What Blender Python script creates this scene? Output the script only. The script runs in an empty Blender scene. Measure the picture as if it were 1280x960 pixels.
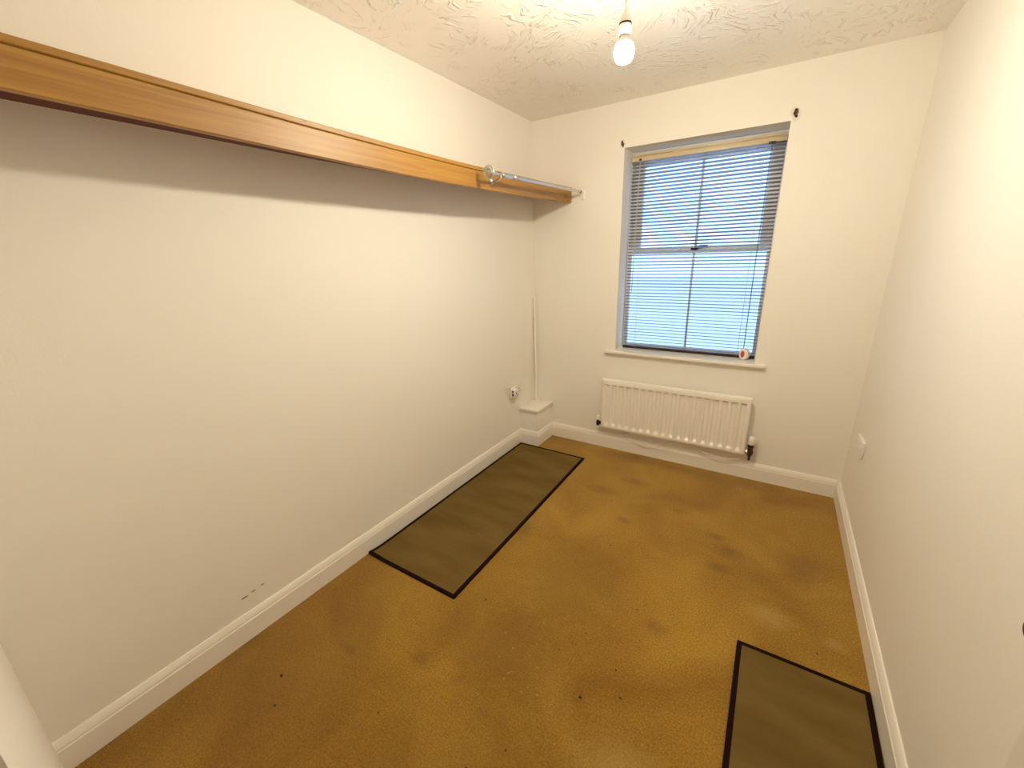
import bpy, bmesh, math, random
from mathutils import Vector, Matrix
random.seed(7)
S = bpy.context.scene
COL = S.collection

# ------------------------------------------------------------------ camera
cam = bpy.data.cameras.new('camera')
cam.sensor_fit = 'HORIZONTAL'; cam.sensor_width = 36.0
cam.lens = 514.685 * 36.0 / 1280.0
cam.clip_start = 0.01
cam_o = bpy.data.objects.new('camera', cam); COL.objects.link(cam_o)
cam_o.location = (1.62642, -2.87954, 1.44465)
cam_o.rotation_euler = (1.2722705, 0.0266947, 0.5641029)
S.camera = cam_o

# ------------------------------------------------------------------ light and exposure
S.view_settings.view_transform = 'Standard'
S.view_settings.look = 'None'
S.view_settings.gamma = 1.0
S.view_settings.use_curve_mapping = False
S.view_settings.exposure = 0.0
S.cycles.max_bounces = 16
S.cycles.diffuse_bounces = 10
S.cycles.glossy_bounces = 6
S.cycles.transmission_bounces = 8
S.cycles.transparent_max_bounces = 12
S.cycles.caustics_reflective = False
S.cycles.sample_clamp_indirect = 6.0

W_ = bpy.data.worlds.new('overcast_sky'); S.world = W_; W_.use_nodes = True
wn = W_.node_tree.nodes; wl = W_.node_tree.links
bg = wn['Background']; bg.inputs['Strength'].default_value = 2.25
tc = wn.new('ShaderNodeTexCoord'); sep = wn.new('ShaderNodeSeparateXYZ'); rp = wn.new('ShaderNodeValToRGB')
wl.new(tc.outputs['Generated'], sep.inputs[0]); wl.new(sep.outputs['Z'], rp.inputs[0]); wl.new(rp.outputs[0], bg.inputs['Color'])
rp.color_ramp.elements[0].color = (0.43, 0.66, 1.0, 1); rp.color_ramp.elements[1].color = (0.45, 0.64, 1.0, 1)

BULB = (1.127, -1.42, 2.034)
BULB_COLOR = (1.0, 0.896, 0.676, 1)
BULB_STRENGTH = 1045.0

# ------------------------------------------------------------------ materials
def new_mat(name):
    m = bpy.data.materials.new(name); m.use_nodes = True
    return m, m.node_tree.nodes, m.node_tree.links, m.node_tree.nodes['Principled BSDF']

def mat(name, col, rough=0.5, metal=0.0, spec=0.5, bump=0.0, bscale=80.0, var=0.0, vscale=6.0, coat=0.0):
    m, n, l, b = new_mat(name)
    b.inputs['Base Color'].default_value = (*col, 1)
    b.inputs['Roughness'].default_value = rough
    b.inputs['Metallic'].default_value = metal
    b.inputs['Specular IOR Level'].default_value = spec
    b.inputs['Coat Weight'].default_value = coat
    g = n.new('ShaderNodeNewGeometry')
    if bump:
        t = n.new('ShaderNodeTexNoise'); t.inputs['Scale'].default_value = bscale; t.inputs['Detail'].default_value = 4
        l.new(g.outputs['Position'], t.inputs['Vector'])
        bp = n.new('ShaderNodeBump'); bp.inputs['Strength'].default_value = bump; bp.inputs['Distance'].default_value = 0.002
        l.new(t.outputs[0], bp.inputs['Height']); l.new(bp.outputs[0], b.inputs['Normal'])
    if var:
        t2 = n.new('ShaderNodeTexNoise'); t2.inputs['Scale'].default_value = vscale; t2.inputs['Detail'].default_value = 5
        l.new(g.outputs['Position'], t2.inputs['Vector'])
        r = n.new('ShaderNodeValToRGB')
        r.color_ramp.elements[0].position = 0.3; r.color_ramp.elements[1].position = 0.7
        r.color_ramp.elements[0].color = (*[c * (1 - var) for c in col], 1)
        r.color_ramp.elements[1].color = (*[min(1, c * (1 + var)) for c in col], 1)
        l.new(t2.outputs[0], r.inputs[0]); l.new(r.outputs[0], b.inputs['Base Color'])
    return m

def blot(n, l, pos, prev, spots, col, amt, wob=0.35, soft=False):
    """mix a stain colour over prev around each (x,y,z,rx,ry,rz) centre, with a ragged edge"""
    nz = n.new('ShaderNodeTexNoise'); nz.inputs['Scale'].default_value = 28; nz.inputs['Detail'].default_value = 3
    l.new(pos, nz.inputs['Vector'])
    for s in spots:
        mp = n.new('ShaderNodeMapping'); mp.vector_type = 'TEXTURE'
        mp.inputs['Location'].default_value = s[:3]; mp.inputs['Scale'].default_value = s[3:6]
        if len(s) > 6: mp.inputs['Rotation'].default_value = s[6]
        l.new(pos, mp.inputs['Vector'])
        ln = n.new('ShaderNodeVectorMath'); ln.operation = 'LENGTH'; l.new(mp.outputs[0], ln.inputs[0])
        ad = n.new('ShaderNodeMath'); ad.operation = 'MULTIPLY_ADD'; ad.inputs[1].default_value = wob * 2
        l.new(nz.outputs[0], ad.inputs[0]); l.new(ln.outputs['Value'], ad.inputs[2])
        mr = n.new('ShaderNodeMapRange'); mr.inputs[1].default_value = (0.30 if soft else 0.75) + wob; mr.inputs[2].default_value = (1.25 if soft else 1.1) + wob
        mr.inputs[3].default_value = amt; mr.inputs[4].default_value = 0.0
        l.new(ad.outputs[0], mr.inputs[0])
        mx = n.new('ShaderNodeMix'); mx.data_type = 'RGBA'
        l.new(mr.outputs[0], mx.inputs['Factor']); l.new(prev, mx.inputs['A']); mx.inputs['B'].default_value = (*col, 1)
        prev = mx.outputs['Result']
    return prev

def wall_mat(name, col, scuffs=()):
    m, n, l, b = new_mat(name)
    b.inputs['Roughness'].default_value = 0.55; b.inputs['Specular IOR Level'].default_value = 0.35
    g = n.new('ShaderNodeNewGeometry'); pos = g.outputs['Position']
    t = n.new('ShaderNodeTexNoise'); t.inputs['Scale'].default_value = 2.2; t.inputs['Detail'].default_value = 3
    l.new(pos, t.inputs['Vector'])
    r = n.new('ShaderNodeValToRGB'); r.color_ramp.elements[0].position = .3; r.color_ramp.elements[1].position = .7
    r.color_ramp.elements[0].color = (*[c * .985 for c in col], 1); r.color_ramp.elements[1].color = (*col, 1)
    l.new(t.outputs[0], r.inputs[0])
    prev = r.outputs[0]
    if scuffs: prev = blot(n, l, pos, prev, scuffs, (.12, .06, .04), .85, .2)
    l.new(prev, b.inputs['Base Color'])
    t3 = n.new('ShaderNodeTexNoise'); t3.inputs['Scale'].default_value = 160; t3.inputs['Detail'].default_value = 3
    t4 = n.new('ShaderNodeTexNoise'); t4.inputs['Scale'].default_value = 9; t4.inputs['Detail'].default_value = 2
    l.new(pos, t3.inputs['Vector']); l.new(pos, t4.inputs['Vector'])
    a = n.new('ShaderNodeMath'); a.operation = 'MULTIPLY_ADD'; a.inputs[1].default_value = 3.0
    l.new(t4.outputs[0], a.inputs[0]); l.new(t3.outputs[0], a.inputs[2])
    bp = n.new('ShaderNodeBump'); bp.inputs['Strength'].default_value = .22; bp.inputs['Distance'].default_value = .0012
    l.new(a.outputs[0], bp.inputs['Height']); l.new(bp.outputs[0], b.inputs['Normal'])
    return m

def ceiling_mat():
    m, n, l, b = new_mat('textured_ceiling_paint')
    b.inputs['Base Color'].default_value = (.89, .865, .83, 1)
    b.inputs['Roughness'].default_value = .36; b.inputs['Specular IOR Level'].default_value = .5
    g = n.new('ShaderNodeNewGeometry'); pos = g.outputs['Position']
    # swirled comb strokes: every cell of a Voronoi pattern combs in its own direction
    dn = n.new('ShaderNodeTexNoise'); dn.inputs['Scale'].default_value = 7; dn.inputs['Detail'].default_value = 2
    l.new(pos, dn.inputs['Vector'])
    off = n.new('ShaderNodeVectorMath'); off.operation = 'MULTIPLY_ADD'; off.inputs[1].default_value = (.14, .14, 0)
    l.new(dn.outputs['Color'], off.inputs[0]); l.new(pos, off.inputs[2])
    vo = n.new('ShaderNodeTexVoronoi'); vo.inputs['Scale'].default_value = 6.5; vo.voronoi_dimensions = '2D'
    l.new(off.outputs[0], vo.inputs['Vector'])
    sx = n.new('ShaderNodeSeparateColor'); l.new(vo.outputs['Color'], sx.inputs[0])
    an = n.new('ShaderNodeMath'); an.operation = 'MULTIPLY'; an.inputs[1].default_value = 6.283; l.new(sx.outputs[0], an.inputs[0])
    vr = n.new('ShaderNodeVectorRotate'); vr.rotation_type = 'Z_AXIS'
    l.new(off.outputs[0], vr.inputs['Vector']); l.new(an.outputs[0], vr.inputs['Angle'])
    mp = n.new('ShaderNodeMapping'); mp.inputs['Scale'].default_value = (1.0, .24, 1.0); l.new(vr.outputs[0], mp.inputs['Vector'])
    st = n.new('ShaderNodeTexNoise'); st.inputs['Scale'].default_value = 62; st.inputs['Detail'].default_value = 2.5; st.inputs['Roughness'].default_value = .5
    l.new(mp.outputs[0], st.inputs['Vector'])
    mr = n.new('ShaderNodeMapRange'); mr.inputs[1].default_value = .54; mr.inputs[2].default_value = .70; l.new(st.outputs[0], mr.inputs[0])
    # patches where the comb did not touch
    pn = n.new('ShaderNodeTexNoise'); pn.inputs['Scale'].default_value = 5.0; pn.inputs['Detail'].default_value = 2; l.new(pos, pn.inputs['Vector'])
    pr = n.new('ShaderNodeMapRange'); pr.inputs[1].default_value = .38; pr.inputs[2].default_value = .56; l.new(pn.outputs[0], pr.inputs[0])
    mu = n.new('ShaderNodeMath'); mu.operation = 'MULTIPLY'; l.new(mr.outputs[0], mu.inputs[0]); l.new(pr.outputs[0], mu.inputs[1])
    fn = n.new('ShaderNodeTexNoise'); fn.inputs['Scale'].default_value = 90; fn.inputs['Detail'].default_value = 3; l.new(pos, fn.inputs['Vector'])
    ad = n.new('ShaderNodeMath'); ad.operation = 'MULTIPLY_ADD'; ad.inputs[1].default_value = .12
    l.new(fn.outputs[0], ad.inputs[0]); l.new(mu.outputs[0], ad.inputs[2])
    bp = n.new('ShaderNodeBump'); bp.inputs['Strength'].default_value = .78; bp.inputs['Distance'].default_value = .0075
    l.new(ad.outputs[0], bp.inputs['Height']); l.new(bp.outputs[0], b.inputs['Normal'])
    return m

def carpet_mat():
    m, n, l, b = new_mat('ochre_carpet')
    b.inputs['Roughness'].default_value = .95; b.inputs['Specular IOR Level'].default_value = .1
    b.inputs['Sheen Weight'].default_value = .15; b.inputs['Sheen Roughness'].default_value = .6
    g = n.new('ShaderNodeNewGeometry'); pos = g.outputs['Position']
    def noise(s, d=4, dis=0.0):
        t = n.new('ShaderNodeTexNoise'); t.inputs['Scale'].default_value = s; t.inputs['Detail'].default_value = d
        t.inputs['Distortion'].default_value = dis; l.new(pos, t.inputs['Vector']); return t.outputs[0]
    r = n.new('ShaderNodeValToRGB')
    e = r.color_ramp.elements
    e[0].position = .30; e[0].color = (.275, .136, .013, 1)
    e[1].position = .70; e[1].color = (.425, .247, .030, 1)
    l.new(noise(2.6, 6, .6), r.inputs[0])
    # tuft-scale mottling
    r2 = n.new('ShaderNodeValToRGB'); r2.color_ramp.elements[0].position = .32; r2.color_ramp.elements[1].position = .68
    r2.color_ramp.elements[0].color = (.62, .60, .56, 1); r2.color_ramp.elements[1].color = (1.22, 1.22, 1.2, 1)
    l.new(noise(150, 5), r2.inputs[0])
    mx = n.new('ShaderNodeMix'); mx.data_type = 'RGBA'; mx.blend_type = 'MULTIPLY'; mx.inputs['Factor'].default_value = .9
    l.new(r.outputs[0], mx.inputs['A']); l.new(r2.outputs[0], mx.inputs['B'])
    prev = mx.outputs['Result']
    dark = (.13, .062, .013)
    stains = [(.672, -2.083, 0, .05, .035, 1), (1.587, -.857, 0, .075, .055, 1), (1.52, -.76, 0, .05, .03, 1), (1.39, -1.488, 0, .05, .035, 1),
              (1.56, -1.0, 0, .06, .035, 1), (.62, -1.22, 0, .05, .10, 1), (1.90, -.80, 0, .10, .16, 1), (1.30, -.62, 0, .05, .03, 1),
              (.99, -.42, 0, .10, .04, 1), (.83, -.62, 0, .10, .05, 1), (1.06, -.86, 0, .05, .03, 1), (.40, -2.20, 0, .04, .02, 1)]
    prev = blot(n, l, pos, prev, stains, dark, .40, .5, True)
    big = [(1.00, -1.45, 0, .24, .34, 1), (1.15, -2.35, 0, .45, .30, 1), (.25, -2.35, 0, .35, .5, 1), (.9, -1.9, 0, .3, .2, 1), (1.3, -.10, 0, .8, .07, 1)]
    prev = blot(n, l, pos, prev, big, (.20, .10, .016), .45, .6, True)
    pale = [(1.99, -1.225, 0, .045, .03, 1), (1.77, -1.2, 0, .08, .06, 1), (1.45, -2.05, 0, .16, .10, 1)]
    prev = blot(n, l, pos, prev, pale, (.46, .31, .10), .45, .5, True)
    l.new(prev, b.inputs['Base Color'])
    a = n.new('ShaderNodeMath'); a.operation = 'MULTIPLY_ADD'; a.inputs[1].default_value = .6
    l.new(noise(60, 3), a.inputs[0]); l.new(noise(320, 3), a.inputs[2])
    bp = n.new('ShaderNodeBump'); bp.inputs['Strength'].default_value = .75; bp.inputs['Distance'].default_value = .004
    l.new(a.outputs[0], bp.inputs['Height']); l.new(bp.outputs[0], b.inputs['Normal'])
    return m

def wood_mat():
    m, n, l, b = new_mat('varnished_pine')
    b.inputs['Roughness'].default_value = .48; b.inputs['Specular IOR Level'].default_value = .45
    b.inputs['Coat Weight'].default_value = .35; b.inputs['Coat Roughness'].default_value = .42
    g = n.new('ShaderNodeNewGeometry'); pos = g.outputs['Position']
    mp = n.new('ShaderNodeMapping'); mp.inputs['Scale'].default_value = (14, .9, 26); l.new(pos, mp.inputs['Vector'])
    t = n.new('ShaderNodeTexNoise'); t.inputs['Scale'].default_value = 3.2; t.inputs['Detail'].default_value = 6; t.inputs['Distortion'].default_value = .5
    l.new(mp.outputs[0], t.inputs['Vector'])
    r = n.new('ShaderNodeValToRGB'); e = r.color_ramp.elements
    e[0].position = .28; e[0].color = (.265, .113, .010, 1); e[1].position = .72; e[1].color = (.39, .205, .034, 1)
    l.new(t.outputs[0], r.inputs[0])
    prev = blot(n, l, pos, r.outputs[0], [(.312, -1.985, 1.868, .02, .012, .008), (.312, -.10, 1.83, .02, .02, .02)], (.20, .08, .025), .55)
    l.new(prev, b.inputs['Base Color'])
    bp = n.new('ShaderNodeBump'); bp.inputs['Strength'].default_value = .08; bp.inputs['Distance'].default_value = .001
    l.new(t.outputs[0], bp.inputs['Height']); l.new(bp.outputs[0], b.inputs['Normal'])
    return m

def rug_mat():
    m, n, l, b = new_mat('grey_mat_fabric')
    b.inputs['Roughness'].default_value = .95; b.inputs['Specular IOR Level'].default_value = .05
    g = n.new('ShaderNodeNewGeometry'); pos = g.outputs['Position']
    mp = n.new('ShaderNodeMapping'); mp.inputs['Scale'].default_value = (1, 3.5, 1); l.new(pos, mp.inputs['Vector'])
    t = n.new('ShaderNodeTexNoise'); t.inputs['Scale'].default_value = 2.5; t.inputs['Detail'].default_value = 6; l.new(mp.outputs[0], t.inputs['Vector'])
    r = n.new('ShaderNodeValToRGB'); e = r.color_ramp.elements
    e[0].position = .3; e[0].color = (.135, .086, .024, 1); e[1].position = .7; e[1].color = (.185, .124, .040, 1)
    l.new(t.outputs[0], r.inputs[0]); l.new(r.outputs[0], b.inputs['Base Color'])
    w = n.new('ShaderNodeTexNoise'); w.inputs['Scale'].default_value = 400; l.new(pos, w.inputs['Vector'])
    bp = n.new('ShaderNodeBump'); bp.inputs['Strength'].default_value = .4; bp.inputs['Distance'].default_value = .0015
    l.new(w.outputs[0], bp.inputs['Height']); l.new(bp.outputs[0], b.inputs['Normal'])
    return m

WALL = (.86, .835, .79)
M = {}
M['wall'] = wall_mat('warm_white_wall_paint', WALL)
M['wall_left'] = wall_mat('warm_white_wall_paint_scuffed', WALL, [
    (0, -2.356, .183, .02, .014, .004), (0, -2.321, .187, .02, .010, .003), (0, -2.286, .191, .02, .008, .003)])
M['ceiling'] = ceiling_mat()
M['carpet'] = carpet_mat()
M['wood'] = wood_mat()
M['rug'] = rug_mat()
M['shade_wood'] = mat('shaded_wood', (.10, .018, .007), .7, spec=.2, bump=.1, bscale=40)  # dark tone stands for shade on the shelf underside
M['binding'] = mat('dark_binding_tape', (.013, .0035, .0025), .85, spec=.1, bump=.3, bscale=300)
M['gloss_white'] = mat('gloss_white_paint', (.86, .83, .775), .32, spec=.45, bump=.06, bscale=60)
M['radiator'] = mat('radiator_enamel', (.86, .83, .77), .3, spec=.5, bump=.03, bscale=50)
M['plastic'] = mat('white_plastic', (.84, .82, .78), .35, bump=.02)
M['cream'] = mat('cream_blind_enamel', (.60, .50, .34), .35, var=.06, vscale=12)
M['slat'] = mat('charcoal_slat_enamel', (.30, .30, .32), .26, .7, spec=.8, bump=.03, bscale=90)
M['rail'] = mat('dark_bottom_rail', (.028, .010, .010), .35)
M['frame'] = mat('white_window_frame', (.74, .74, .76), .4, bump=.03)
M['cord'] = mat('pale_cord', (.55, .55, .58), .7, bump=.2, bscale=500)
M['dark'] = mat('dark_metal', (.035, .026, .02), .4, .6, bump=.1)
M['hole'] = mat('dark_hole', (.02, .012, .008), .9, bump=.3, bscale=200)
M['bronze'] = mat('brown_metal', (.11, .055, .03), .4, .7, bump=.1, bscale=150)
M['chrome'] = mat('brushed_steel', (.60, .58, .57), .28, .95, bump=.04, bscale=200)
M['plaster'] = mat('bare_plaster', (.80, .76, .70), .9, bump=.6, bscale=120)
M['brown'] = mat('rusty_brown_plug', (.16, .07, .03), .8, bump=.5, bscale=200, var=.3, vscale=60)
M['red'] = mat('red_print', (.50, .07, .05), .5, bump=.02)
M['crumb'] = mat('dark_crumb', (.03, .012, .006), .9, bump=.3)
M['flake'] = mat('pale_carpet_fluff', (.40, .25, .07), .95, bump=.3)
M['door'] = mat('door_paint', (.80, .765, .71), .45, bump=.05)
M['concrete'] = mat('pale_paving', (.70, .72, .74), .9, bump=.3, bscale=20, var=.1)
M['render'] = mat('pale_render', (.58, .68, .74), .9, bump=.3, bscale=30, var=.06)
M['tile'] = mat('grey_roof_tile', (.20, .22, .25), .8, bump=.3, bscale=20, var=.1)
m, n, l, b = new_mat('window_glass'); M['glass'] = m
b.inputs['Base Color'].default_value = (.97, .99, 1, 1); b.inputs['Roughness'].default_value = 0.0
b.inputs['Transmission Weight'].default_value = 1.0; b.inputs['IOR'].default_value = 1.02
m, n, l, b = new_mat('lit_bulb_glass'); M['bulb'] = m
em = n.new('ShaderNodeEmission'); em.inputs['Color'].default_value = BULB_COLOR; em.inputs['Strength'].default_value = BULB_STRENGTH
l.new(em.outputs[0], n['Material Output'].inputs['Surface'])

# ------------------------------------------------------------------ mesh helpers
def box(bm, x0, x1, y0, y1, z0, z1, bev=0.0, seg=2):
    vs = [bm.verts.new((x, y, z)) for x in (x0, x1) for y in (y0, y1) for z in (z0, z1)]
    fs = [(0, 1, 3, 2), (4, 6, 7, 5), (0, 4, 5, 1), (2, 3, 7, 6), (0, 2, 6, 4), (1, 5, 7, 3)]
    fl = [bm.faces.new([vs[i] for i in f]) for f in fs]
    if bev:
        ed = list({e for f in fl for e in f.edges})
        bmesh.ops.bevel(bm, geom=ed, offset=bev, segments=seg, affect='EDGES', profile=.5)

def tube(bm, pts, r, n=10, cap=True):
    pts = [Vector(p) for p in pts]; rings = []
    rs = r if isinstance(r, (list, tuple)) else [r] * len(pts)
    up = None
    for i, p in enumerate(pts):
        d = (pts[min(i + 1, len(pts) - 1)] - pts[max(i - 1, 0)]).normalized()
        if up is None:
            up = Vector((0, 0, 1)) if abs(d.z) < .9 else Vector((1, 0, 0))
        a = d.cross(up).normalized(); bb = a.cross(d).normalized(); up = bb
        rings.append([bm.verts.new(p + a * math.cos(2 * math.pi * k / n) * rs[i] + bb * math.sin(2 * math.pi * k / n) * rs[i]) for k in range(n)])
    for i in range(len(rings) - 1):
        for k in range(n):
            bm.faces.new((rings[i][k], rings[i][(k + 1) % n], rings[i + 1][(k + 1) % n], rings[i + 1][k]))
    if cap:
        bm.faces.new(rings[0][::-1]); bm.faces.new(rings[-1])

def lathe(bm, prof, base, axis=(0, 0, 1), n=24):
    """prof: (distance along the axis, radius) pairs"""
    ax = Vector(axis).normalized(); base = Vector(base)
    u = ax.orthogonal().normalized(); v = ax.cross(u)
    rings = []
    for h, r in prof:
        c = base + ax * h
        if r < 1e-6: rings.append([bm.verts.new(c)])
        else: rings.append([bm.verts.new(c + (u * math.cos(2 * math.pi * k / n) + v * math.sin(2 * math.pi * k / n)) * r) for k in range(n)])
    for a, b2 in zip(rings, rings[1:]):
        for k in range(n):
            k2 = (k + 1) % n
            if len(a) == 1 and len(b2) == 1: continue
            if len(a) == 1: bm.faces.new((a[0], b2[k], b2[k2]))
            elif len(b2) == 1: bm.faces.new((a[k], a[k2], b2[0]))
            else: bm.faces.new((a[k], a[k2], b2[k2], b2[k]))
    if len(rings[0]) > 1: bm.faces.new(rings[0][::-1])
    if len(rings[-1]) > 1: bm.faces.new(rings[-1])

def smooth_pts(pts, sub=8):
    P = [Vector(p) for p in pts]; out = []
    for i in range(len(P) - 1):
        p0 = P[max(i - 1, 0)]; p1 = P[i]; p2 = P[i + 1]; p3 = P[min(i + 2, len(P) - 1)]
        for k in range(sub):
            t = k / sub
            out.append(.5 * ((2 * p1) + (p2 - p0) * t + (2 * p0 - 5 * p1 + 4 * p2 - p3) * t * t + (3 * p1 - p0 - 3 * p2 + p3) * t ** 3))
    out.append(P[-1]); return out

ORG = {}
def link(name, me, m, parent=None, org=None):
    o = bpy.data.objects.new(name, me); COL.objects.link(o)
    if m: me.materials.append(m)
    if parent is not None:
        o.parent = parent; ORG[o] = ORG.get(parent, Vector((0, 0, 0)))
    else:
        ORG[o] = Vector(org or (0, 0, 0)); o.location = ORG[o]
    return o

def obj(name, bm, m, parent=None, org=None, smooth=None, ang=35):
    """links bm (built in room coordinates) as ONE mesh; org or the parent's base becomes its origin"""
    o0 = ORG.get(parent, Vector((0, 0, 0))) if parent is not None else Vector(org or (0, 0, 0))
    bmesh.ops.translate(bm, verts=bm.verts, vec=-o0)
    bmesh.ops.recalc_face_normals(bm, faces=bm.faces)
    me = bpy.data.meshes.new(name)
    bm.to_mesh(me); bm.free()
    o = link(name, me, m, parent, org)
    if smooth is not False:
        for p in me.polygons: p.use_smooth = True
        try: me.set_sharp_from_angle(angle=math.radians(ang))
        except Exception: pass
    return o

def mk(fn, *a, **k):
    bm = bmesh.new(); fn(bm, *a, **k); return bm

def tag(o, label, cat, group=None):
    o['label'] = label; o['category'] = cat
    if group: o['group'] = group
    return o

def thing(name, label, cat, loc, group=None):
    o = bpy.data.objects.new(name, None); COL.objects.link(o); o.location = loc; o.empty_display_size = .05
    ORG[o] = Vector(loc)
    return tag(o, label, cat, group)

def struct(name, bm, m, parent=None, label=None, smooth=None, org=None):
    o = obj(name, bm, m, parent, org, smooth)
    if parent is None: o['kind'] = 'structure'
    if label: o['label'] = label
    return o

# ------------------------------------------------------------------ the room shell
RW, RH, NEAR = 2.09, 2.35, -2.908
WX0, WX1, WZ0, WZ1 = .673, 1.557, .772, 2.090        # window opening
DX0, DX1, DZ = 1.20, 2.035, 2.03                      # doorway behind the camera

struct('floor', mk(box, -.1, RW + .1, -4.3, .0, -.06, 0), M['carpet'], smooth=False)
struct('ceiling', mk(box, -.1, RW + .1, -4.3, .25, RH, RH + .08), M['ceiling'], smooth=False)
struct('wall_left', mk(box, -.1, 0, NEAR - .1, .25, -.05, RH), M['wall_left'], smooth=False)
struct('wall_right', mk(box, RW, RW + .1, NEAR - .1, .25, -.05, RH), M['wall'], smooth=False)
bm = bmesh.new()
box(bm, 0, WX0, 0, .25, -.05, RH); box(bm, WX1, RW, 0, .25, -.05, RH)
box(bm, WX0, WX1, 0, .25, -.05, WZ0); box(bm, WX0, WX1, 0, .25, WZ1, RH)
bmesh.ops.remove_doubles(bm, verts=bm.verts, dist=1e-5)
struct('wall_back', bm, M['wall'], smooth=False)
bm = bmesh.new()
box(bm, 0, DX0, NEAR - .1, NEAR, -.05, RH); box(bm, DX1, RW, NEAR - .1, NEAR, -.05, RH); box(bm, DX0, DX1, NEAR - .1, NEAR, DZ, RH)
struct('wall_front', bm, M['wall'], smooth=False)
bm = bmesh.new()
box(bm, -.1, .5, -4.3, NEAR - .1, 0, RH); box(bm, RW, RW + .1, -4.3, NEAR - .1, 0, RH); box(bm, .5, RW, -4.3, -4.2, 0, RH)
struct('wall_hall', bm, M['wall'], smooth=False)

# skirting boards: one moulded profile swept along each wall with mitred corners
PROF = [(0, 0), (.016, 0), (.016, .082), (.0128, .0855), (.0128, .0885), (.0150, .0905), (.0125, .099), (.0085, .108), (.0045, .1135), (0, .115)]
def sweep(bm, path):
    """path of (x, y) along the wall face; the board grows to the RIGHT of travel"""
    P = [Vector((x, y)) for x, y in path]; rings = []
    for i, p in enumerate(P):
        ns = []
        if i > 0: d = (p - P[i - 1]).normalized(); ns.append(Vector((d.y, -d.x)))
        if i < len(P) - 1: d = (P[i + 1] - p).normalized(); ns.append(Vector((d.y, -d.x)))
        nn = ns[0] if len(ns) == 1 else (ns[0] + ns[1]) / (1 + ns[0].dot(ns[1]))
        rings.append([bm.verts.new((p.x + nn.x * d_, p.y + nn.y * d_, z)) for d_, z in PROF])
    k = len(PROF)
    for a, b2 in zip(rings, rings[1:]):
        for j in range(k): bm.faces.new((a[j], a[(j + 1) % k], b2[(j + 1) % k], b2[j]))
    bm.faces.new(rings[0]); bm.faces.new(rings[-1][::-1])
BX, BY = .156, -.247                                  # boxed-in corner footprint
struct('baseboard_left', mk(sweep, [(0, NEAR), (0, BY - .0165)]), M['gloss_white'])
struct('baseboard_back', mk(sweep, [(BX + .0165, 0), (RW - .0165, 0)]), M['gloss_white'])
struct('baseboard_right', mk(sweep, [(RW, 0), (RW, NEAR)]), M['gloss_white'])

# boxed-in pipes in the far left corner
t = thing('pipe_boxing', 'low white boxed-in pipe casing in the far left corner beside the grey mat', 'boxing', (0, 0, 0))
obj('casing', mk(box, .0005, BX, BY, -.0005, .0, .281, .002), M['wall'], t)
obj('cap', mk(box, .0005, BX + .018, BY - .018, -.0005, .281, .299, .003), M['gloss_white'], t)
obj('skirting', mk(sweep, [(.0005, BY), (BX, BY), (BX, -.0005)]), M['gloss_white'], t)
t = thing('conduit', 'thin white pipe rising from the corner boxing up the wall', 'pipe', (.03, -.03, .299))
obj('pipe', mk(tube, smooth_pts([(.030, -.034, .299), (.028, -.030, .50), (.020, -.022, .80), (.0185, -.020, .95), (.014, -.018, 1.13)]), .0105, 12), M['gloss_white'], t)
obj('collar', mk(lathe, [(0, .019), (.004, .019), (.006, .0165), (.012, .013)], (.030, -.034, .2992)), M['gloss_white'], t)
obj('end_cap', mk(lathe, [(0, .0125), (.018, .0125), (.022, .009), (.024, 0)], (.014, -.018, 1.122)), M['gloss_white'], t)
obj('pipe_clip', mk(lathe, [(0, .0135), (.010, .0135)], (.0200, -.0218, .80)), M['gloss_white'], t)

# ------------------------------------------------------------------ window and sill
struct('trim_1', mk(box, .603, 1.618, -.038, .0, .757, .779, .005, 3), M['gloss_white'], label='white windowsill board projecting under the window')
struct('trim_2', mk(box, WX0, WX1, 0, .165, WZ0, .779), M['gloss_white'], label='white inner sill board filling the window recess')

win = bpy.data.objects.new('window_1', None); COL.objects.link(win); win['kind'] = 'structure'
win.location = (1.115, .19, .779); ORG[win] = Vector(win.location)
def ring(bm, x0, x1, y0, y1, z0, z1, s, tp, bt, bev=.004):
    box(bm, x0, x0 + s, y0, y1, z0, z1, bev); box(bm, x1 - s, x1, y0, y1, z0, z1, bev)
    box(bm, x0 + s - .001, x1 - s + .001, y0 + .001, y1 - .001, z1 - tp, z1, bev); box(bm, x0 + s - .001, x1 - s + .001, y0 + .001, y1 - .001, z0, z0 + bt, bev)
X0, X1, Z0, Z1, ZM = WX0 + .001, WX1 - .001, .779, WZ1 - .001, 1.462
obj('frame', mk(ring, X0, X1, .166, .245, Z0, Z1, .012, .030, .008), M['frame'], win)
obj('upper_sash', mk(ring, X0 + .013, X1 - .013, .205, .238, ZM - .022, Z1 - .029, .062, .050, .044), M['frame'], win)
obj('lower_sash', mk(ring, X0 + .011, X1 - .011, .170, .203, Z0 + .007, ZM + .022, .015, .044, .016), M['frame'], win)
XC = (X0 + X1) / 2
obj('glazing_bar', mk(box, XC - .007, XC + .007, .210, .233, ZM + .02, Z1 - .078, .003), M['frame'], win)
obj('glazing_bar', mk(box, XC - .006, XC + .006, .175, .198, Z0 + .022, ZM - .021, .003), M['frame'], win)
for a, b2, y, z0, z1 in ((X0 + .074, XC - .006, .221, ZM + .02, Z1 - .078), (XC + .006, X1 - .074, .221, ZM + .02, Z1 - .078),
                         (X0 + .025, XC - .005, .186, Z0 + .022, ZM - .021), (XC + .005, X1 - .025, .186, Z0 + .022, ZM - .021)):
    obj('pane', mk(box, a, b2, y - .002, y + .002, z0, z1), M['glass'], win)
bm = bmesh.new(); box(bm, XC - .018, XC + .022, .150, .172, ZM - .004, ZM + .020, .004)
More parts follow.
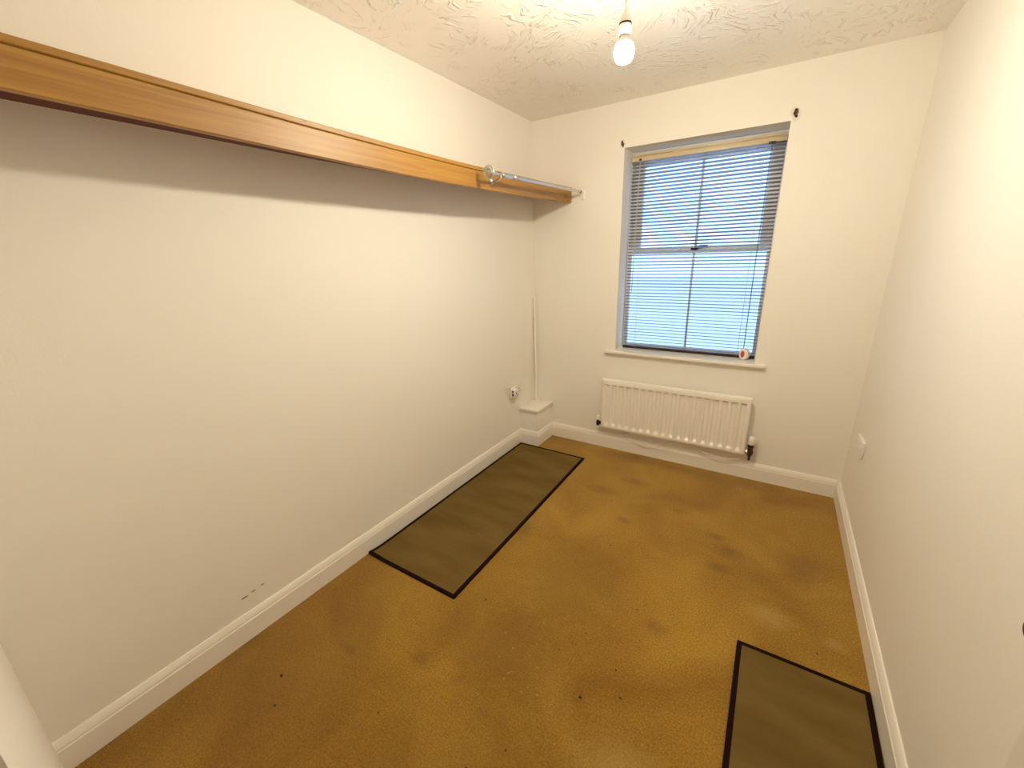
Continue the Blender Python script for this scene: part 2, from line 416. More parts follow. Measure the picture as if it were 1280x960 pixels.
tube(bm, [(XC, .152, ZM + .012), (XC + .045, .149, ZM + .020), (XC + .085, .150, ZM + .021)], [.008, .007, .005], 10)
o = obj('sash_fastener', bm, M['dark'], win); o['label'] = 'dark metal sash fastener'

# ------------------------------------------------------------------ venetian blind
bl = thing('venetian_blind', 'charcoal slatted venetian blind with cream headrail hanging in the window recess', 'blind', (1.12, .118, .781))
BX0, BX1, BYc = .693, 1.549, .118
bm = bmesh.new(); box(bm, BX0 - .002, BX1 + .003, BYc - .017, BYc + .017, 2.018, 2.044, .002)
hr = obj('headrail', bm, M['cream'], bl)
bm = bmesh.new(); box(bm, BX0 + .004, BX1, BYc - .022, BYc - .0175, 2.049, 2.061, .0012); box(bm, BX0 + .004, BX1, BYc - .010, BYc + .012, 2.0440, 2.0560, .001); box(bm, BX0 + .004, BX1, BYc - .0205, BYc - .0175, 2.0185, 2.0225, .001); box(bm, BX0 + .25, BX0 + .29, BYc - .021, BYc - .011, 2.040, 2.052, .001)
obj('valance', bm, M['cream'], hr)
bm = bmesh.new(); box(bm, BX0 + .05, BX0 + .065, BYc - .026, BYc - .0215, 2.020, 2.034, .001)
obj('tilt_box', bm, M['dark'], hr)
bm = bmesh.new(); box(bm, BX1 - .085, BX1 - .050, BYc - .027, BYc - .0175, 2.012, 2.024, .002); box(bm, BX1 - .05, BX1 - .002, BYc - .023, BYc - .0175, 2.014, 2.020, .001)
obj('cord_lock', bm, M['dark'], hr)
# one slat mesh shared by every slat: 25 mm wide, slightly crowned, room-side edge tipped up
bm = bmesh.new(); tilt = math.radians(19); nseg = 5; up, lo = [], []
for x in (BX0 - 1.12, BX1 - 1.12):
    ru, rl = [], []
    for k in range(nseg + 1):
        s = -1 + 2 * k / nseg
        y = s * .0125; z = .0016 * (1 - s * s)
        yy = y * math.cos(tilt) + z * math.sin(tilt); zz = -y * math.sin(tilt) + z * math.cos(tilt)
        ru.append(bm.verts.new((x, yy, zz + .0003))); rl.append(bm.verts.new((x, yy, zz - .0003)))
    up.append(ru); lo.append(rl)
for k in range(nseg):
    bm.faces.new((up[0][k], up[1][k], up[1][k + 1], up[0][k + 1])); bm.faces.new((lo[0][k], lo[0][k + 1], lo[1][k + 1], lo[1][k]))
    bm.faces.new((up[0][k], up[0][k + 1], lo[0][k + 1], lo[0][k])); bm.faces.new((up[1][k], lo[1][k], lo[1][k + 1], up[1][k + 1]))
bm.faces.new((up[0][0], lo[0][0], lo[1][0], up[1][0])); bm.faces.new((up[0][-1], up[1][-1], lo[1][-1], lo[0][-1]))
bmesh.ops.recalc_face_normals(bm, faces=bm.faces)
sm = bpy.data.meshes.new('slat'); bm.to_mesh(sm); bm.free(); sm.materials.append(M['slat'])
for p in sm.polygons: p.use_smooth = True
sm.set_sharp_from_angle(angle=math.radians(40))
NS = 57; ZB, ZT = .818, 2.006
for i in range(NS):
    o = bpy.data.objects.new('slat', sm); COL.objects.link(o); o.parent = bl
    z = ZB + (ZT - ZB) * i / (NS - 1)
    o.location = (0, 0, z - .781); o.rotation_euler = (math.radians(random.uniform(-2.0, 2.0)), math.radians(random.uniform(-.06, .06)), 0)
obj('bottom_rail', mk(box, BX0, BX1, BYc - .0125, BYc + .0125, .7815, .799, .004), M['rail'], bl)
for x in (BX0 + .085, BX1 - .10):
    for y in (-.0135, .0135): obj('ladder_cord', mk(tube, [(x, BYc + y, .795), (x, BYc + y, 2.02)], .0007, 5), M['cord'], bl)
obj('tilt_wand', mk(tube, [(BX0 + .058, BYc - .026, 2.022), (BX0 + .056, BYc - .030, 1.75), (BX0 + .050, BYc - .030, 1.18)], .0028, 6), M['cord'], bl)
bm = bmesh.new()
tube(bm, [(BX1 - .068, BYc - .024, 2.014), (BX1 - .069, BYc - .028, 1.5), (BX1 - .066, BYc - .036, .85)], .0011, 5)
tube(bm, [(BX1 - .064, BYc - .024, 2.014), (BX1 - .066, BYc - .029, 1.5), (BX1 - .064, BYc - .037, .85)], .0011, 5)
obj('pull_cord', bm, M['dark'], bl)

# small oval disc with a red centre, upright on the sill
dx, dy = 1.488, .055
t = thing('oval_disc', 'small white oval disc with a red centre, upright on the windowsill', 'disc', (dx, dy, .779))
def oval(bm, cx, y0, y1, cz, rx, rz, bev=0):
    n = 28
    f = [bm.verts.new((cx + rx * math.cos(2 * math.pi * k / n), y0, cz + rz * math.sin(2 * math.pi * k / n))) for k in range(n)]
    f2 = [bm.verts.new((cx + (rx - bev) * math.cos(2 * math.pi * k / n), y0 - bev, cz + (rz - bev) * math.sin(2 * math.pi * k / n))) for k in range(n)]
    b2 = [bm.verts.new((cx + rx * math.cos(2 * math.pi * k / n), y1, cz + rz * math.sin(2 * math.pi * k / n))) for k in range(n)]
    for k in range(n):
        k2 = (k + 1) % n
        bm.faces.new((f2[k], f2[k2], f[k2], f[k])); bm.faces.new((f[k], f[k2], b2[k2], b2[k]))
    bm.faces.new(f2); bm.faces.new(b2[::-1])
obj('body', mk(oval, dx, dy, dy + .024, .8165, .028, .037, .006), M['plastic'], t)
o = obj('centre', mk(oval, dx - .002, dy - .0066, dy - .003, .818, .0125, .021, .001), M['red'], t); o['label'] = 'dull red oval centre'; t.rotation_euler.z = -.42

# ------------------------------------------------------------------ torn-out curtain fixings above the window
def ragged(bm, cx, cz, y0, y1, rx, rz, n=13):
    a = [2 * math.pi * k / n for k in range(n)]; rr = [random.uniform(.55, 1.1) for _ in a]
    f = [bm.verts.new((cx + rx * r * math.cos(q), y0 + random.uniform(0, .001), cz + rz * r * math.sin(q))) for q, r in zip(a, rr)]
    b2 = [bm.verts.new((cx + rx * r * 1.15 * math.cos(q), y1, cz + rz * r * 1.15 * math.sin(q))) for q, r in zip(a, rr)]
    c = bm.verts.new((cx, y0 - .001, cz))
    for k in range(n):
        k2 = (k + 1) % n
        bm.faces.new((c, f[k], f[k2])); bm.faces.new((f[k], b2[k], b2[k2], f[k2]))
    bm.faces.new(b2[::-1])
for cx, cz, s, lab in ((.659, 2.112, 1.0, 'torn brown wall plug in chipped plaster at the upper left of the window'),
                       (1.574, 2.122, 1.25, 'larger torn brown wall plug in chipped plaster at the upper right of the window')):
    t = thing('wall_plug', lab, 'wall plug', (cx, -.001, cz), 'torn wall plugs over the window')
    obj('chipped_plaster', mk(ragged, cx, cz, -.002, .0, .020 * s, .026 * s), M['plaster'], t, smooth=False)
    obj('plug', mk(ragged, cx - .002, cz + .002, -.006, -.0015, .009 * s, .017 * s, 9), M['brown'], t, smooth=False)
    bm = bmesh.new()
    for k in range(3): lathe(bm, [(0, .0055 * s), (.004, .0045 * s), (.008, .002)], (cx + random.uniform(-.006, .006) * s, -.003, cz + (.012 - .012 * k) * s), (0, -1, 0), 8)
    obj('broken_hole', bm, M['hole'], t)

# ------------------------------------------------------------------ radiator
RX0, RX1, RZ0, RZ1, RY = .614, 1.578, .187, .572, -.078
rad = thing('radiator', 'white fluted panel radiator on the wall under the window', 'radiator', (1.096, -.05, RZ0))
bm = bmesh.new(); NF = 18; pitch = (RX1 - RX0 - .030) / NF; sub = 10
xs = [RX0, RX0 + .004] + [RX0 + .015 + pitch * i / sub for i in range(NF * sub + 1)] + [RX1 - .004, RX1]
zs = [RZ0, RZ0 + .004, RZ0 + .018, RZ0 + .024, RZ0 + .030, RZ0 + .036, RZ0 + .042, RZ0 + .05, RZ0 + .10, (RZ0 + RZ1) / 2, RZ1 - .12, RZ1 - .060, RZ1 - .050, RZ1 - .0475, RZ1 - .0465, RZ1 - .0395, RZ1 - .0385, RZ1 - .0375, RZ1 - .032, RZ1 - .026, RZ1 - .004, RZ1]
def sst(a, b2, v):
    q = max(0, min(1, (v - a) / (b2 - a))); return q * q * (3 - 2 * q)
grid = []
for z in zs:
    row = []
    for x in xs:
        ph = ((x - RX0 - .015) / pitch) % 1.0
        inx = RX0 + .014 < x < RX1 - .014
        d = abs(ph - .5)                                # distance from the middle of a recessed flute
        w = 1 - sst(.19, .33, d)
        hz = sst(RZ0 + .020, RZ0 + .046, z) * (1 - sst(RZ1 - .0405, RZ1 - .0375, z))
        y = RY + (.0165 * w * hz if inx else 0)
        if inx and d < .25 and RZ1 - .0470 < z < RZ1 - .0390: y = RY + .025  # added slot at each flute top, shaped to give a dark shadow dash
        if x in (RX0, RX1) or z in (RZ0, RZ1): y = RY + .004
        row.append(bm.verts.new((x, y, z)))
    grid.append(row)
for j in range(len(zs) - 1):
    for i in range(len(xs) - 1):
        bm.faces.new((grid[j][i], grid[j][i + 1], grid[j + 1][i + 1], grid[j + 1][i]))
# return the rim to the back so the panel is a closed slab
rim = grid[0] + [r[-1] for r in grid[1:]] + grid[-1][-2::-1] + [r[0] for r in grid[-2:0:-1]]
back = [bm.verts.new((v.co.x, RY + .028, v.co.z)) for v in rim]
for k in range(len(rim)):
    k2 = (k + 1) % len(rim); bm.faces.new((rim[k], back[k], back[k2], rim[k2]))
bm.faces.new(back)
obj('panel', bm, M['radiator'], rad, ang=50)
bm = bmesh.new(); n_f = 60
for i in range(n_f):
    x = RX0 + .03 + (RX1 - RX0 - .06) * i / (n_f - 1); box(bm, x - .0015, x + .0015, RY + .0285, RY + .052, RZ0 + .05, RZ1 - .05)
o = obj('convector_fin', bm, M['radiator'], rad, smooth=False); o['kind'] = 'stuff'
for x in (RX0 + .12, RX1 - .12):
    bm = bmesh.new(); box(bm, x - .014, x + .014, -.004, -.0005, RZ0 + .03, RZ1 - .02, .001); box(bm, x - .012, x + .012, RY + .0285, -.004, RZ0 + .035, RZ0 + .06, .001); box(bm, x - .012, x + .012, RY + .0285, -.004, RZ1 - .08, RZ1 - .06, .001)
    obj('bracket', bm, M['radiator'], rad)
# left lockshield valve
vx, vy = .588, RY + .014
v = obj('lockshield_valve', mk(lathe, [(0, .011), (.012, .011), (.013, .014), (.030, .014), (.032, .011), (.046, .011)], (vx, vy, .196), (0, 0, 1), 16), M['dark'], rad)
v['label'] = 'dark metal lockshield valve'
obj('valve_cap', mk(lathe, [(0, .0135), (.004, .0145), (.026, .0135), (.032, .010), (.034, 0)], (vx, vy, .2425), (0, 0, 1), 18), M['plastic'], v)
bm = bmesh.new(); lathe(bm, [(0, .009), (RX0 - vx + .004, .009)], (vx, vy, .219), (1, 0, 0), 12); lathe(bm, [(.012, .013), (.022, .013)], (vx, vy, .219), (1, 0, 0), 6)
obj('tail', bm, M['dark'], v)
obj('supply_pipe', mk(tube, smooth_pts([(vx, vy, .197), (vx, vy, .172), (vx, vy + .012, .158), (vx, -.020, .150), (vx, -.001, .150)], 6), .0075, 10), M['gloss_white'], rad)
# right thermostatic valve
vx = 1.607
v = obj('thermostatic_valve', mk(lathe, [(0, .013), (.014, .013), (.015, .0185), (.033, .0185), (.036, .015), (.058, .015), (.060, .0185), (.068, .0185)], (vx, vy, .188), (0, 0, 1), 18), M['bronze'], rad)
v['label'] = 'brown metal thermostatic valve body'
bm = bmesh.new(); pr = [(0, .0155), (.006, .0185), (.040, .0195), (.052, .0175), (.058, .012), (.059, 0)]
lathe(bm, pr, (vx, vy, .262), (0, 0, 1), 24)
obj('valve_head', bm, M['plastic'], v)
obj('dark_band', mk(lathe, [(0, .0185), (.012, .0195)], (vx, vy, .2555), (0, 0, 1), 24), M['dark'], v)
bm = bmesh.new(); lathe(bm, [(0, .010), (vx - RX1 + .004, .010)], (vx, vy, .212), (-1, 0, 0), 12); lathe(bm, [(.012, .0145), (.024, .0145)], (vx, vy, .212), (-1, 0, 0), 6)
obj('tail', bm, M['chrome'], v)
obj('supply_pipe', mk(tube, smooth_pts([(vx, vy, .190), (vx, vy, .168), (vx, vy + .012, .155), (vx, -.022, .148), (vx, -.001, .148)], 6), .0075, 10), M['bronze'], rad)

# loose white cable under the radiator
pts = [(.72, -.026, .150), (.79, -.032, .148), (.84, -.044, .128), (.92, -.050, .114), (1.00, -.048, .116), (1.06, -.040, .136), (1.12, -.030, .160), (1.20, -.028, .170), (1.27, -.030, .162), (1.33, -.042, .140), (1.40, -.048, .127), (1.48, -.046, .126), (1.56, -.036, .140)]
t = thing('cable', 'thin white cable looping along the skirting beneath the radiator', 'cable', (.72, -.026, .150))
obj('cord', mk(tube, smooth_pts(pts, 6), .0042, 8), M['gloss_white'], t)
for p in (pts[1], pts[6], pts[8], pts[12]): obj('cable_clip', mk(box, p[0] - .003, p[0] + .003, p[1] - .005, -.0005, p[2] - .005, p[2] + .005, .001), M['plastic'], t)

# ------------------------------------------------------------------ sockets
def double_socket(label, wall, yc, zc, deep, plugs):
    s = 1 if wall == 'L' else -1; wx = 0 if wall == 'L' else RW
    X = lambda d: wx + s * d
    def bx(bm, d0, d1, y0, y1, z0, z1, bev=0.0): box(bm, min(X(d0), X(d1)), max(X(d0), X(d1)), y0, y1, z0, z1, bev)
    t = thing('wall_socket', label, 'socket', (wx, yc, zc))
    bm = bmesh.new(); bx(bm, .0005, deep, yc - .070, yc + .070, zc - .040, zc + .040, .002)
    obj('back_box', bm, M['plastic'], t)
    if plugs:
        bm = bmesh.new(); bx(bm, deep, deep + .003, yc - .071, yc + .071, zc - .041, zc + .041)
        g = obj('gap_shade', bm, M['dark'], t); g['label'] = 'dark strip for the shaded gap behind the faceplate'; d = deep + .003  # solid dark strip puts the shade of the gap into colour
    else: d = deep
    bm = bmesh.new(); bx(bm, d, d + .010, yc - .073, yc + .073, zc - .043, zc + .043, .003)
    fp = obj('faceplate', bm, M['plastic'], t)
    f = d + .010
    for q in (-1, 1):
        bm = bmesh.new(); bx(bm, f, f + .004, yc + q * .012 - .006, yc + q * .012 + .006, zc + .008, zc + .030, .0015)
        obj('rocker_switch', bm, M['plastic'], fp)
        bm = bmesh.new(); cy = yc + q * .043
        bx(bm, f, f + .0012, cy - .0022, cy + .0022, zc + .004, zc + .013); bx(bm, f, f + .0012, cy - .015, cy - .0065, zc - .0125, zc - .0085); bx(bm, f, f + .0012, cy + .0065, cy + .015, zc - .0125, zc - .0085)
        if not (plugs and q < 0): obj('pin_hole', bm, M['hole'], fp)
        else: bm.free()
    if plugs:
        cy = yc - .043
        p = thing('plug_adapter', 'white slotted plug pushed into the left wall socket', 'plug', (X(f), cy, zc))
        bm = bmesh.new(); bx(bm, f, f + .030, cy - .023, cy + .023, zc - .027, zc + .024, .004)
        obj('body', bm, M['plastic'], p)
        for a in ((f + .006, f + .020, cy - .0240, cy - .0228, zc - .022, zc - .004), (f + .006, f + .018, cy - .0240, cy - .0228, zc + .004, zc + .018), (f + .0298, f + .0308, cy - .004, cy + .004, zc - .012, zc + .006)):
            bm = bmesh.new(); bx(bm, *a); obj('slot', bm, M['hole'], p)
double_socket('white double wall socket on the left wall near the corner boxing', 'L', -.345, .468, .016, True)
t = thing('wall_plate', 'white blank wall plate low on the right wall', 'wall plate', (RW, -.335, .482))
obj('back_box', mk(box, RW - .006, RW - .0005, -.405, -.265, .442, .522, .002), M['plastic'], t)
bp_ = obj('plate', mk(box, RW - .016, RW - .006, -.408, -.262, .439, .525, .003), M['plastic'], t)
for y in (-.395, -.275): obj('screw', mk(lathe, [(0, .004), (.0012, .004), (.0018, .002)], (RW - .016, y, .482), (-1, 0, 0), 10), M['chrome'], bp_)

# ------------------------------------------------------------------ long pine shelf (it sags in the middle)
KEY = [(-2.908, 1.786), (-2.62, 1.782), (-2.24, 1.776), (-1.94, 1.7715), (-1.66, 1.770), (-1.3, 1.770), (-1.01, 1.7735), (-.5, 1.785), (0, 1.7985)]
def sag(y):
    for (a, za), (b2, zb) in zip(KEY, KEY[1:]):
        if y <= b2 + 1e-9:
            q = (y - a) / (b2 - a); return za + (zb - za) * q
    return KEY[-1][1]
def plank(bm, x0, x1, dz0, dz1, ya, yb, bev=0.0025, n=40):
    sec = [(x0, dz0), (x1 - bev, dz0), (x1, dz0 + bev), (x1, dz1 - bev), (x1 - bev, dz1), (x0, dz1)]
    R_ = []
    for i in range(n + 1):
        y = ya + (yb - ya) * i / n
        z = (sag(y - .06) + sag(y) + sag(min(y + .06, 0))) / 3
        R_.append([bm.verts.new((x, y, z + d)) for x, d in sec])
    for a, b2 in zip(R_, R_[1:]):
        for k in range(6): bm.faces.new((a[k], a[(k + 1) % 6], b2[(k + 1) % 6], b2[k]))
    bm.faces.new(R_[0]); bm.faces.new(R_[-1][::-1])
sh = thing('wall_shelf', 'long sagging varnished pine shelf running along the left wall', 'shelf', (.155, -1.45, 1.77))
obj('shelf_board', mk(plank, .001, .3115, .081, .098, NEAR + .001, -.001), M['wood'], sh)
obj('fascia', mk(plank, .291, .310, 0, .0802, NEAR + .001, -.062), M['wood'], sh)
obj('end_block', mk(plank, .291, .3112, .0005, .0802, -.0605, -.001, .004, 4), M['wood'], sh)

bm = bmesh.new(); R_ = []                             # added dark strip painting shade under the fascia, tapering along its length
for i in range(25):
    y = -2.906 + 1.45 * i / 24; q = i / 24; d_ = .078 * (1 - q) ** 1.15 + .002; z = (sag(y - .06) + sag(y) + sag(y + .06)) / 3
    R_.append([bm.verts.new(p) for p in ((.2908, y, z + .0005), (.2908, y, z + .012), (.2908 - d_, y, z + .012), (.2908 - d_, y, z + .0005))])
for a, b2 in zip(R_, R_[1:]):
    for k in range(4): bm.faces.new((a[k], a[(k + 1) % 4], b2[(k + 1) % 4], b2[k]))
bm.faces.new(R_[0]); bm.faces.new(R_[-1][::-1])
o = obj('shade_strip', bm, M['shade_wood'], sh); o['label'] = 'added dark red-brown strip for the shade under the fascia'

# ------------------------------------------------------------------ short metal curtain pole along the shelf front
A = Vector((.400, -1.0737, 1.8305)); B = Vector((.398, -.032, 1.857)); D = (B - A).normalized()
po = thing('curtain_pole', 'short silver curtain pole with a swirl disc finial fixed to the shelf front', 'pole', (.400, -1.0737, 1.8305))
P = lambda d: A + D * d
obj('rod', mk(tube, [P(.20), P(.55), P(.95)], .0095, 16), M['chrome'], po)
obj('inner_rod', mk(tube, [P(.95), (B)], .0080, 14), M['chrome'], po)
u = D.orthogonal().normalized(); w = D.cross(u); sp = []
for k in range(64):                                   # a rod coiled into a snail, its outer turn closed to a ring
    a = k / 63 * 5.4 * math.pi; r = .0275 if k > 42 else .004 + .0235 * k / 42
    sp.append(P(-.056) + D * (-.008 + .010 * (r / .0275)) + (u * math.cos(a) + w * math.sin(a)) * r)
fo = obj('finial', mk(tube, sp, [.0034 + .0010 * min(1, k / 42) for k in range(64)], 8), M['chrome'], po)
obj('finial_core', mk(lathe, [(-.010, 0), (-.009, .005), (-.004, .007), (.004, .008), (.016, .006)], P(-.056), D, 16), M['chrome'], fo)
obj('neck', mk(lathe, [(-.040, .006), (-.028, .006), (-.022, .0085), (.01, .0085), (.02, .0055), (.055, .0055), (.065, .008)], A, D, 16), M['chrome'], po)
obj('ferrule', mk(lathe, [(.060, .007), (.066, .0115), (.075, .0135), (.135, .0135), (.150, .0115), (.158, .008), (.165, .008)], A, D, 20), M['chrome'], po)
obj('collar', mk(lathe, [(.165, .009), (.170, .0135), (.186, .0135), (.192, .0095), (.21, .0095)], A, D, 20), M['chrome'], po)
def bracket(d, m, y_off):
    bm = bmesh.new(); c = P(d); z = sag(c.y) + .045
    lathe(bm, [(0, .016), (.003, .016), (.006, .010), (.010, .006)], (.3105, c.y + y_off, z), (1, 0, 0), 20)
    tube(bm, smooth_pts([(.318, c.y + y_off, z), (.36, c.y + y_off * .6, z - .004), (.40, c.y, c.z - .014), (c.x, c.y, c.z - .004)], 5), .0055, 10)
    return obj('bracket', bm, m, po)
bracket(.045, M['chrome'], .05)
k = bmesh.new(); lathe(k, [(0, .018), (.004, .018), (.008, .010), (.056, .009)], (B.x, -.0005, B.z), (0, -1, 0), 18)
box(k, B.x - .018, B.x + .012, -.012, -.0005, B.z - .045, B.z + .015, .003)
o = obj('wall_bracket', k, M['plastic'], po); o['label'] = 'white plastic wall bracket'
obj('end_stop', mk(lathe, [(0, .0095), (.012, .0095), (.014, .007)], B - D * .03, D, 14), M['dark'], po)

# ------------------------------------------------------------------ pendant light with its bare bulb
bx_, by_, bz_ = BULB
pl = thing('pendant_light', 'bare lit bulb hanging from the ceiling on a white cable and lampholder', 'lamp', (bx_, by_, RH))
obj('ceiling_rose', mk(lathe, [(0, .040), (.006, .040), (.018, .034), (.024, .018), (.030, .008)], (bx_, by_, RH - .0003), (0, 0, -1), 28), M['plastic'], pl)
obj('cable', mk(tube, [(bx_, by_, RH - .028), (bx_ + .001, by_, RH - .09), (bx_, by_, bz_ + .106)], .0032, 8), M['plastic'], pl)
obj('lamp_holder', mk(lathe, [(.110, .004), (.108, .006), (.086, .0145), (.080, .017), (.076, .0175), (.0735, .0175)], (bx_, by_, bz_), (0, 0, 1), 24), M['plastic'], pl)
obj('shade_ring', mk(lathe, [(.0732, .0186), (.0690, .0186)], (bx_, by_, bz_), (0, 0, 1), 24), M['dark'], pl)
obj('skirt', mk(lathe, [(.0687, .0175), (.058, .0185), (.043, .0185), (.041, .0170)], (bx_, by_, bz_), (0, 0, 1), 24), M['plastic'], pl)
bb_ = obj('bulb_base', mk(lathe, [(.0408, .0135), (.034, .0150), (.027, .0205), (.0215, .0247)], (bx_, by_, bz_), (0, 0, 1), 28), M['plastic'], pl)
obj('bulb', mk(lathe, [(.0213, .0243), (.016, .0272), (.006, .0298), (-.004, .0300), (-.016, .0270), (-.025, .0195), (-.0295, .0100), (-.031, 0)], (bx_, by_, bz_), (0, 0, 1), 28), M['bulb'], pl)

# ------------------------------------------------------------------ two mats on the carpet
def mat_thing(label, c, lift):
    """c: four floor corners near-left, near-right, far-right, far-left"""
    c = [Vector((x, y, 0)) for x, y in c]; mid = sum(c, Vector()) / 4
    t = thing('floor_mat', label, 'mat', (mid.x, mid.y, 0), 'grey bound mats on the carpet')
    N1, N2 = 16, 40
    def pt(u, v, inset=0.0):
        p = (c[0] * (1 - u) + c[1] * u) * (1 - v) + (c[3] * (1 - u) + c[2] * u) * v
        return p
    def rip(u, v):
        z = .0022 * math.sin(v * 31 + u * 3) * math.exp(-((v - .5) / .3) ** 2) + .0014 * math.sin(v * 17 - u * 5)
        z = max(z, -.001) * min(1, 8 * u, 8 * (1 - u), 10 * v, 10 * (1 - v))
        z += lift * max(0, 1 - u / .22) ** 2 * max(0, 1 - v / .07) ** 2
        return .0075 + z
    bm = bmesh.new(); top = [[None] * (N1 + 1) for _ in range(N2 + 1)]; bot = [[None] * (N1 + 1) for _ in range(N2 + 1)]
    for j in range(N2 + 1):
        for i in range(N1 + 1):
            u, v = i / N1, j / N2; p = pt(u, v)
            z = rip(u, v); top[j][i] = bm.verts.new((p.x, p.y, z)); bot[j][i] = bm.verts.new((p.x, p.y, max(.0008, z - .0075)))
    for j in range(N2):
        for i in range(N1):
            bm.faces.new((top[j][i], top[j][i + 1], top[j + 1][i + 1], top[j + 1][i])); bm.faces.new((bot[j][i], bot[j + 1][i], bot[j + 1][i + 1], bot[j][i + 1]))
    loop = [(0, i) for i in range(N1)] + [(j, N1) for j in range(N2)] + [(N2, N1 - i) for i in range(N1)] + [(N2 - j, 0) for j in range(N2)]
    for k in range(len(loop)):
        a, b2 = loop[k], loop[(k + 1) % len(loop)]
        bm.faces.new((top[a[0]][a[1]], bot[a[0]][a[1]], bot[b2[0]][b2[1]], top[b2[0]][b2[1]]))
    obj('pad', bm, M['rug'], t, ang=60)
    # binding tape folded over the edge: one strip per side
    for side in range(4):
        bm = bmesh.new(); seq = []
        n = N1 if side in (0, 2) else N2
        for k in range(n + 1):
            q = k / n
            u, v = ((q, 0), (1, q), (q, 1), (0, q))[side]
            p = pt(u, v); z = rip(u, v)
            e = (c[3] - c[0]).normalized() if side == 0 else (c[0] - c[3]).normalized() if side == 2 else (c[1] - c[0]).normalized() * (-1 if side == 1 else 1)
            a = p + e * .014; o_ = p - e * .003
            seq.append([(a.x, a.y, z + .0002), (a.x, a.y, z + .0014), (p.x, p.y, z + .0016), (o_.x, o_.y, z - .0005), (o_.x, o_.y, max(.0006, z - .0072)), (a.x, a.y, max(.0006, z - .0072))])
        R_ = [[bm.verts.new(q) for q in s] for s in seq]
        for a, b2 in zip(R_, R_[1:]):
            for k in range(6): bm.faces.new((a[k], a[(k + 1) % 6], b2[(k + 1) % 6], b2[k]))
        bm.faces.new(R_[0]); bm.faces.new(R_[-1][::-1])
        obj('binding', bm, M['binding'], t)
    return t
mat_thing('long grey mat with dark bound edges along the left skirting', [(.026, -1.797), (.590, -1.797), (.572, -.285), (.022, -.282)], .010)
mat_thing('grey mat with dark bound edges against the right skirting, nearest the door', [(1.679, -2.62), (2.062, -2.62), (2.068, -1.392), (1.675, -1.394)], .0)

# ------------------------------------------------------------------ open door folded back against the right wall
d = bpy.data.objects.new('door_1', None); COL.objects.link(d); d['kind'] = 'structure'; d.location = (2.035, -2.84, .012); ORG[d] = Vector(d.location)
obj('leaf', mk(box, 2.019, 2.054, -2.84, -2.117, .014, 1.99, .002), M['door'], d)
hx = 2.019
hd = obj('handle', mk(lathe, [(0, .022), (.005, .022), (.008, .010), (.030, .009), (.034, .0135), (.044, .0150), (.054, .012), (.057, 0)], (hx, -2.162, .955), (-1, 0, 0), 24), M['dark'], d)
hd['label'] = 'dark round door knob'
for z in (.25, 1.75): obj('hinge', mk(tube, [(2.034, -2.848, z - .05), (2.034, -2.848, z + .05)], .007, 10), M['chrome'], d)

# ------------------------------------------------------------------ crumbs and fluff on the carpet
base = None
crumbs = [(.276, -2.399, .009), (1.24, -1.905, .008), (1.357, -1.837, .006), (1.312, -1.748, .005), (1.299, -1.441, .0045), (1.065, -1.108, .0055),
          (.95, -1.748, .0045), (.715, -1.729, .006), (.36, -2.47, .006), (.685, -2.30, .005), (1.109, -2.17, .005), (1.034, -2.269, .005), (1.93, -1.30, .005), (1.10, -1.78, .004), (1.16, -1.66, .004)]
where = ['at the lower left, near the skirting', 'in the middle foreground, biggest of the cluster', 'just right of the biggest foreground crumb', 'behind the biggest foreground crumb', 'alone in the middle of the carpet',
         'on bare carpet between mat and radiator', 'before the near end of the left mat', 'just off the near corner of the left mat', 'near the larger crumb at the lower left', 'at the bottom left of the bare carpet',
         'at the bottom of the bare carpet, right of another', 'at the very bottom of the bare carpet', 'above the right mat by the skirting', 'left of the foreground cluster', 'in the worn patch of the middle carpet']
bm = bmesh.new(); bmesh.ops.create_icosphere(bm, subdivisions=2, radius=1)
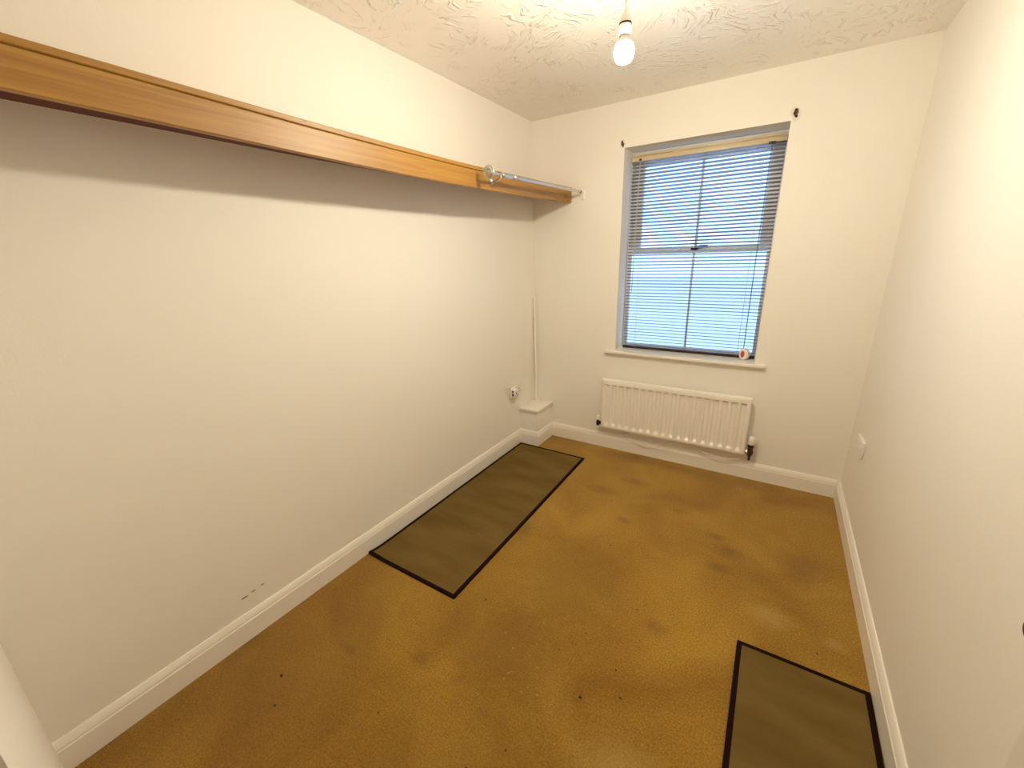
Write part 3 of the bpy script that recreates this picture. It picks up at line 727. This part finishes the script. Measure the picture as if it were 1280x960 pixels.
for v_ in bm.verts: v_.co *= random.uniform(.65, 1.15); v_.co.z *= .5
cm = bpy.data.meshes.new('crumb'); bm.to_mesh(cm); bm.free(); cm.materials.append(M['crumb'])
for (x, y, r), wtxt in zip(crumbs, where):
    o = bpy.data.objects.new('crumb', cm); COL.objects.link(o); o.location = (x, y, r * .26); r *= .62; o.scale = (r * 1.3, r * .8, r); o.rotation_euler = (0, 0, random.uniform(0, 6))
    tag(o, 'small dark crumb on the carpet ' + wtxt, 'crumb', 'dark crumbs on the carpet')
bm = bmesh.new()
for k in range(260):
    cx, cy = (random.gauss(1.28, .22), random.gauss(-1.85, .24)) if k < 170 else (random.uniform(.3, 2.0), random.uniform(-2.6, -.4))
    if not (.2 < cx < 2.03) or (cx < .62 and cy > -1.85) or (cx > 1.65 and cy < -1.36): continue
    r = random.uniform(.0012, .0032) * (1.3 if k < 170 else .9); a = random.uniform(0, 6.3)
    q = [bm.verts.new((cx + r * math.cos(a + s) * random.uniform(.7, 1.9), cy + r * math.sin(a + s), .0006 + random.uniform(0, .0018))) for s in (0, 1.6, 3.1, 4.7)]
    tpv = bm.verts.new((cx, cy, .0035))
    for i in range(4): bm.faces.new((q[i], q[(i + 1) % 4], tpv))
    bm.faces.new(q[::-1])
o = obj('fluff', bm, M['flake'], None, (1.28, -1.85, 0)); tag(o, 'scattered pale bits of fluff and grit on the worn carpet', 'fluff'); o['kind'] = 'stuff'

# ------------------------------------------------------------------ outside the window
o = struct('ground', mk(box, -14, 16, .5, 30, -.4, -.3), M['concrete'], smooth=False)
o['kind'] = 'structure'
gw = thing('garden_wall', 'low pale rendered garden wall outside seen dimly through the blind', 'wall', (-2.2, 6.0, -.3))
obj('wall', mk(box, -3.4, -1.55, 5.9, 6.1, -.3, .55), M['render'], gw, smooth=False)
obj('coping', mk(box, -3.45, -1.5, 5.85, 6.15, .5505, .62, .01), M['concrete'], gw, smooth=False)
for x in (-3.4, -1.5): obj('pier', mk(box, x - .16, x + .16, 5.84, 6.16, -.3, .72, .01), M['render'], gw, smooth=False)
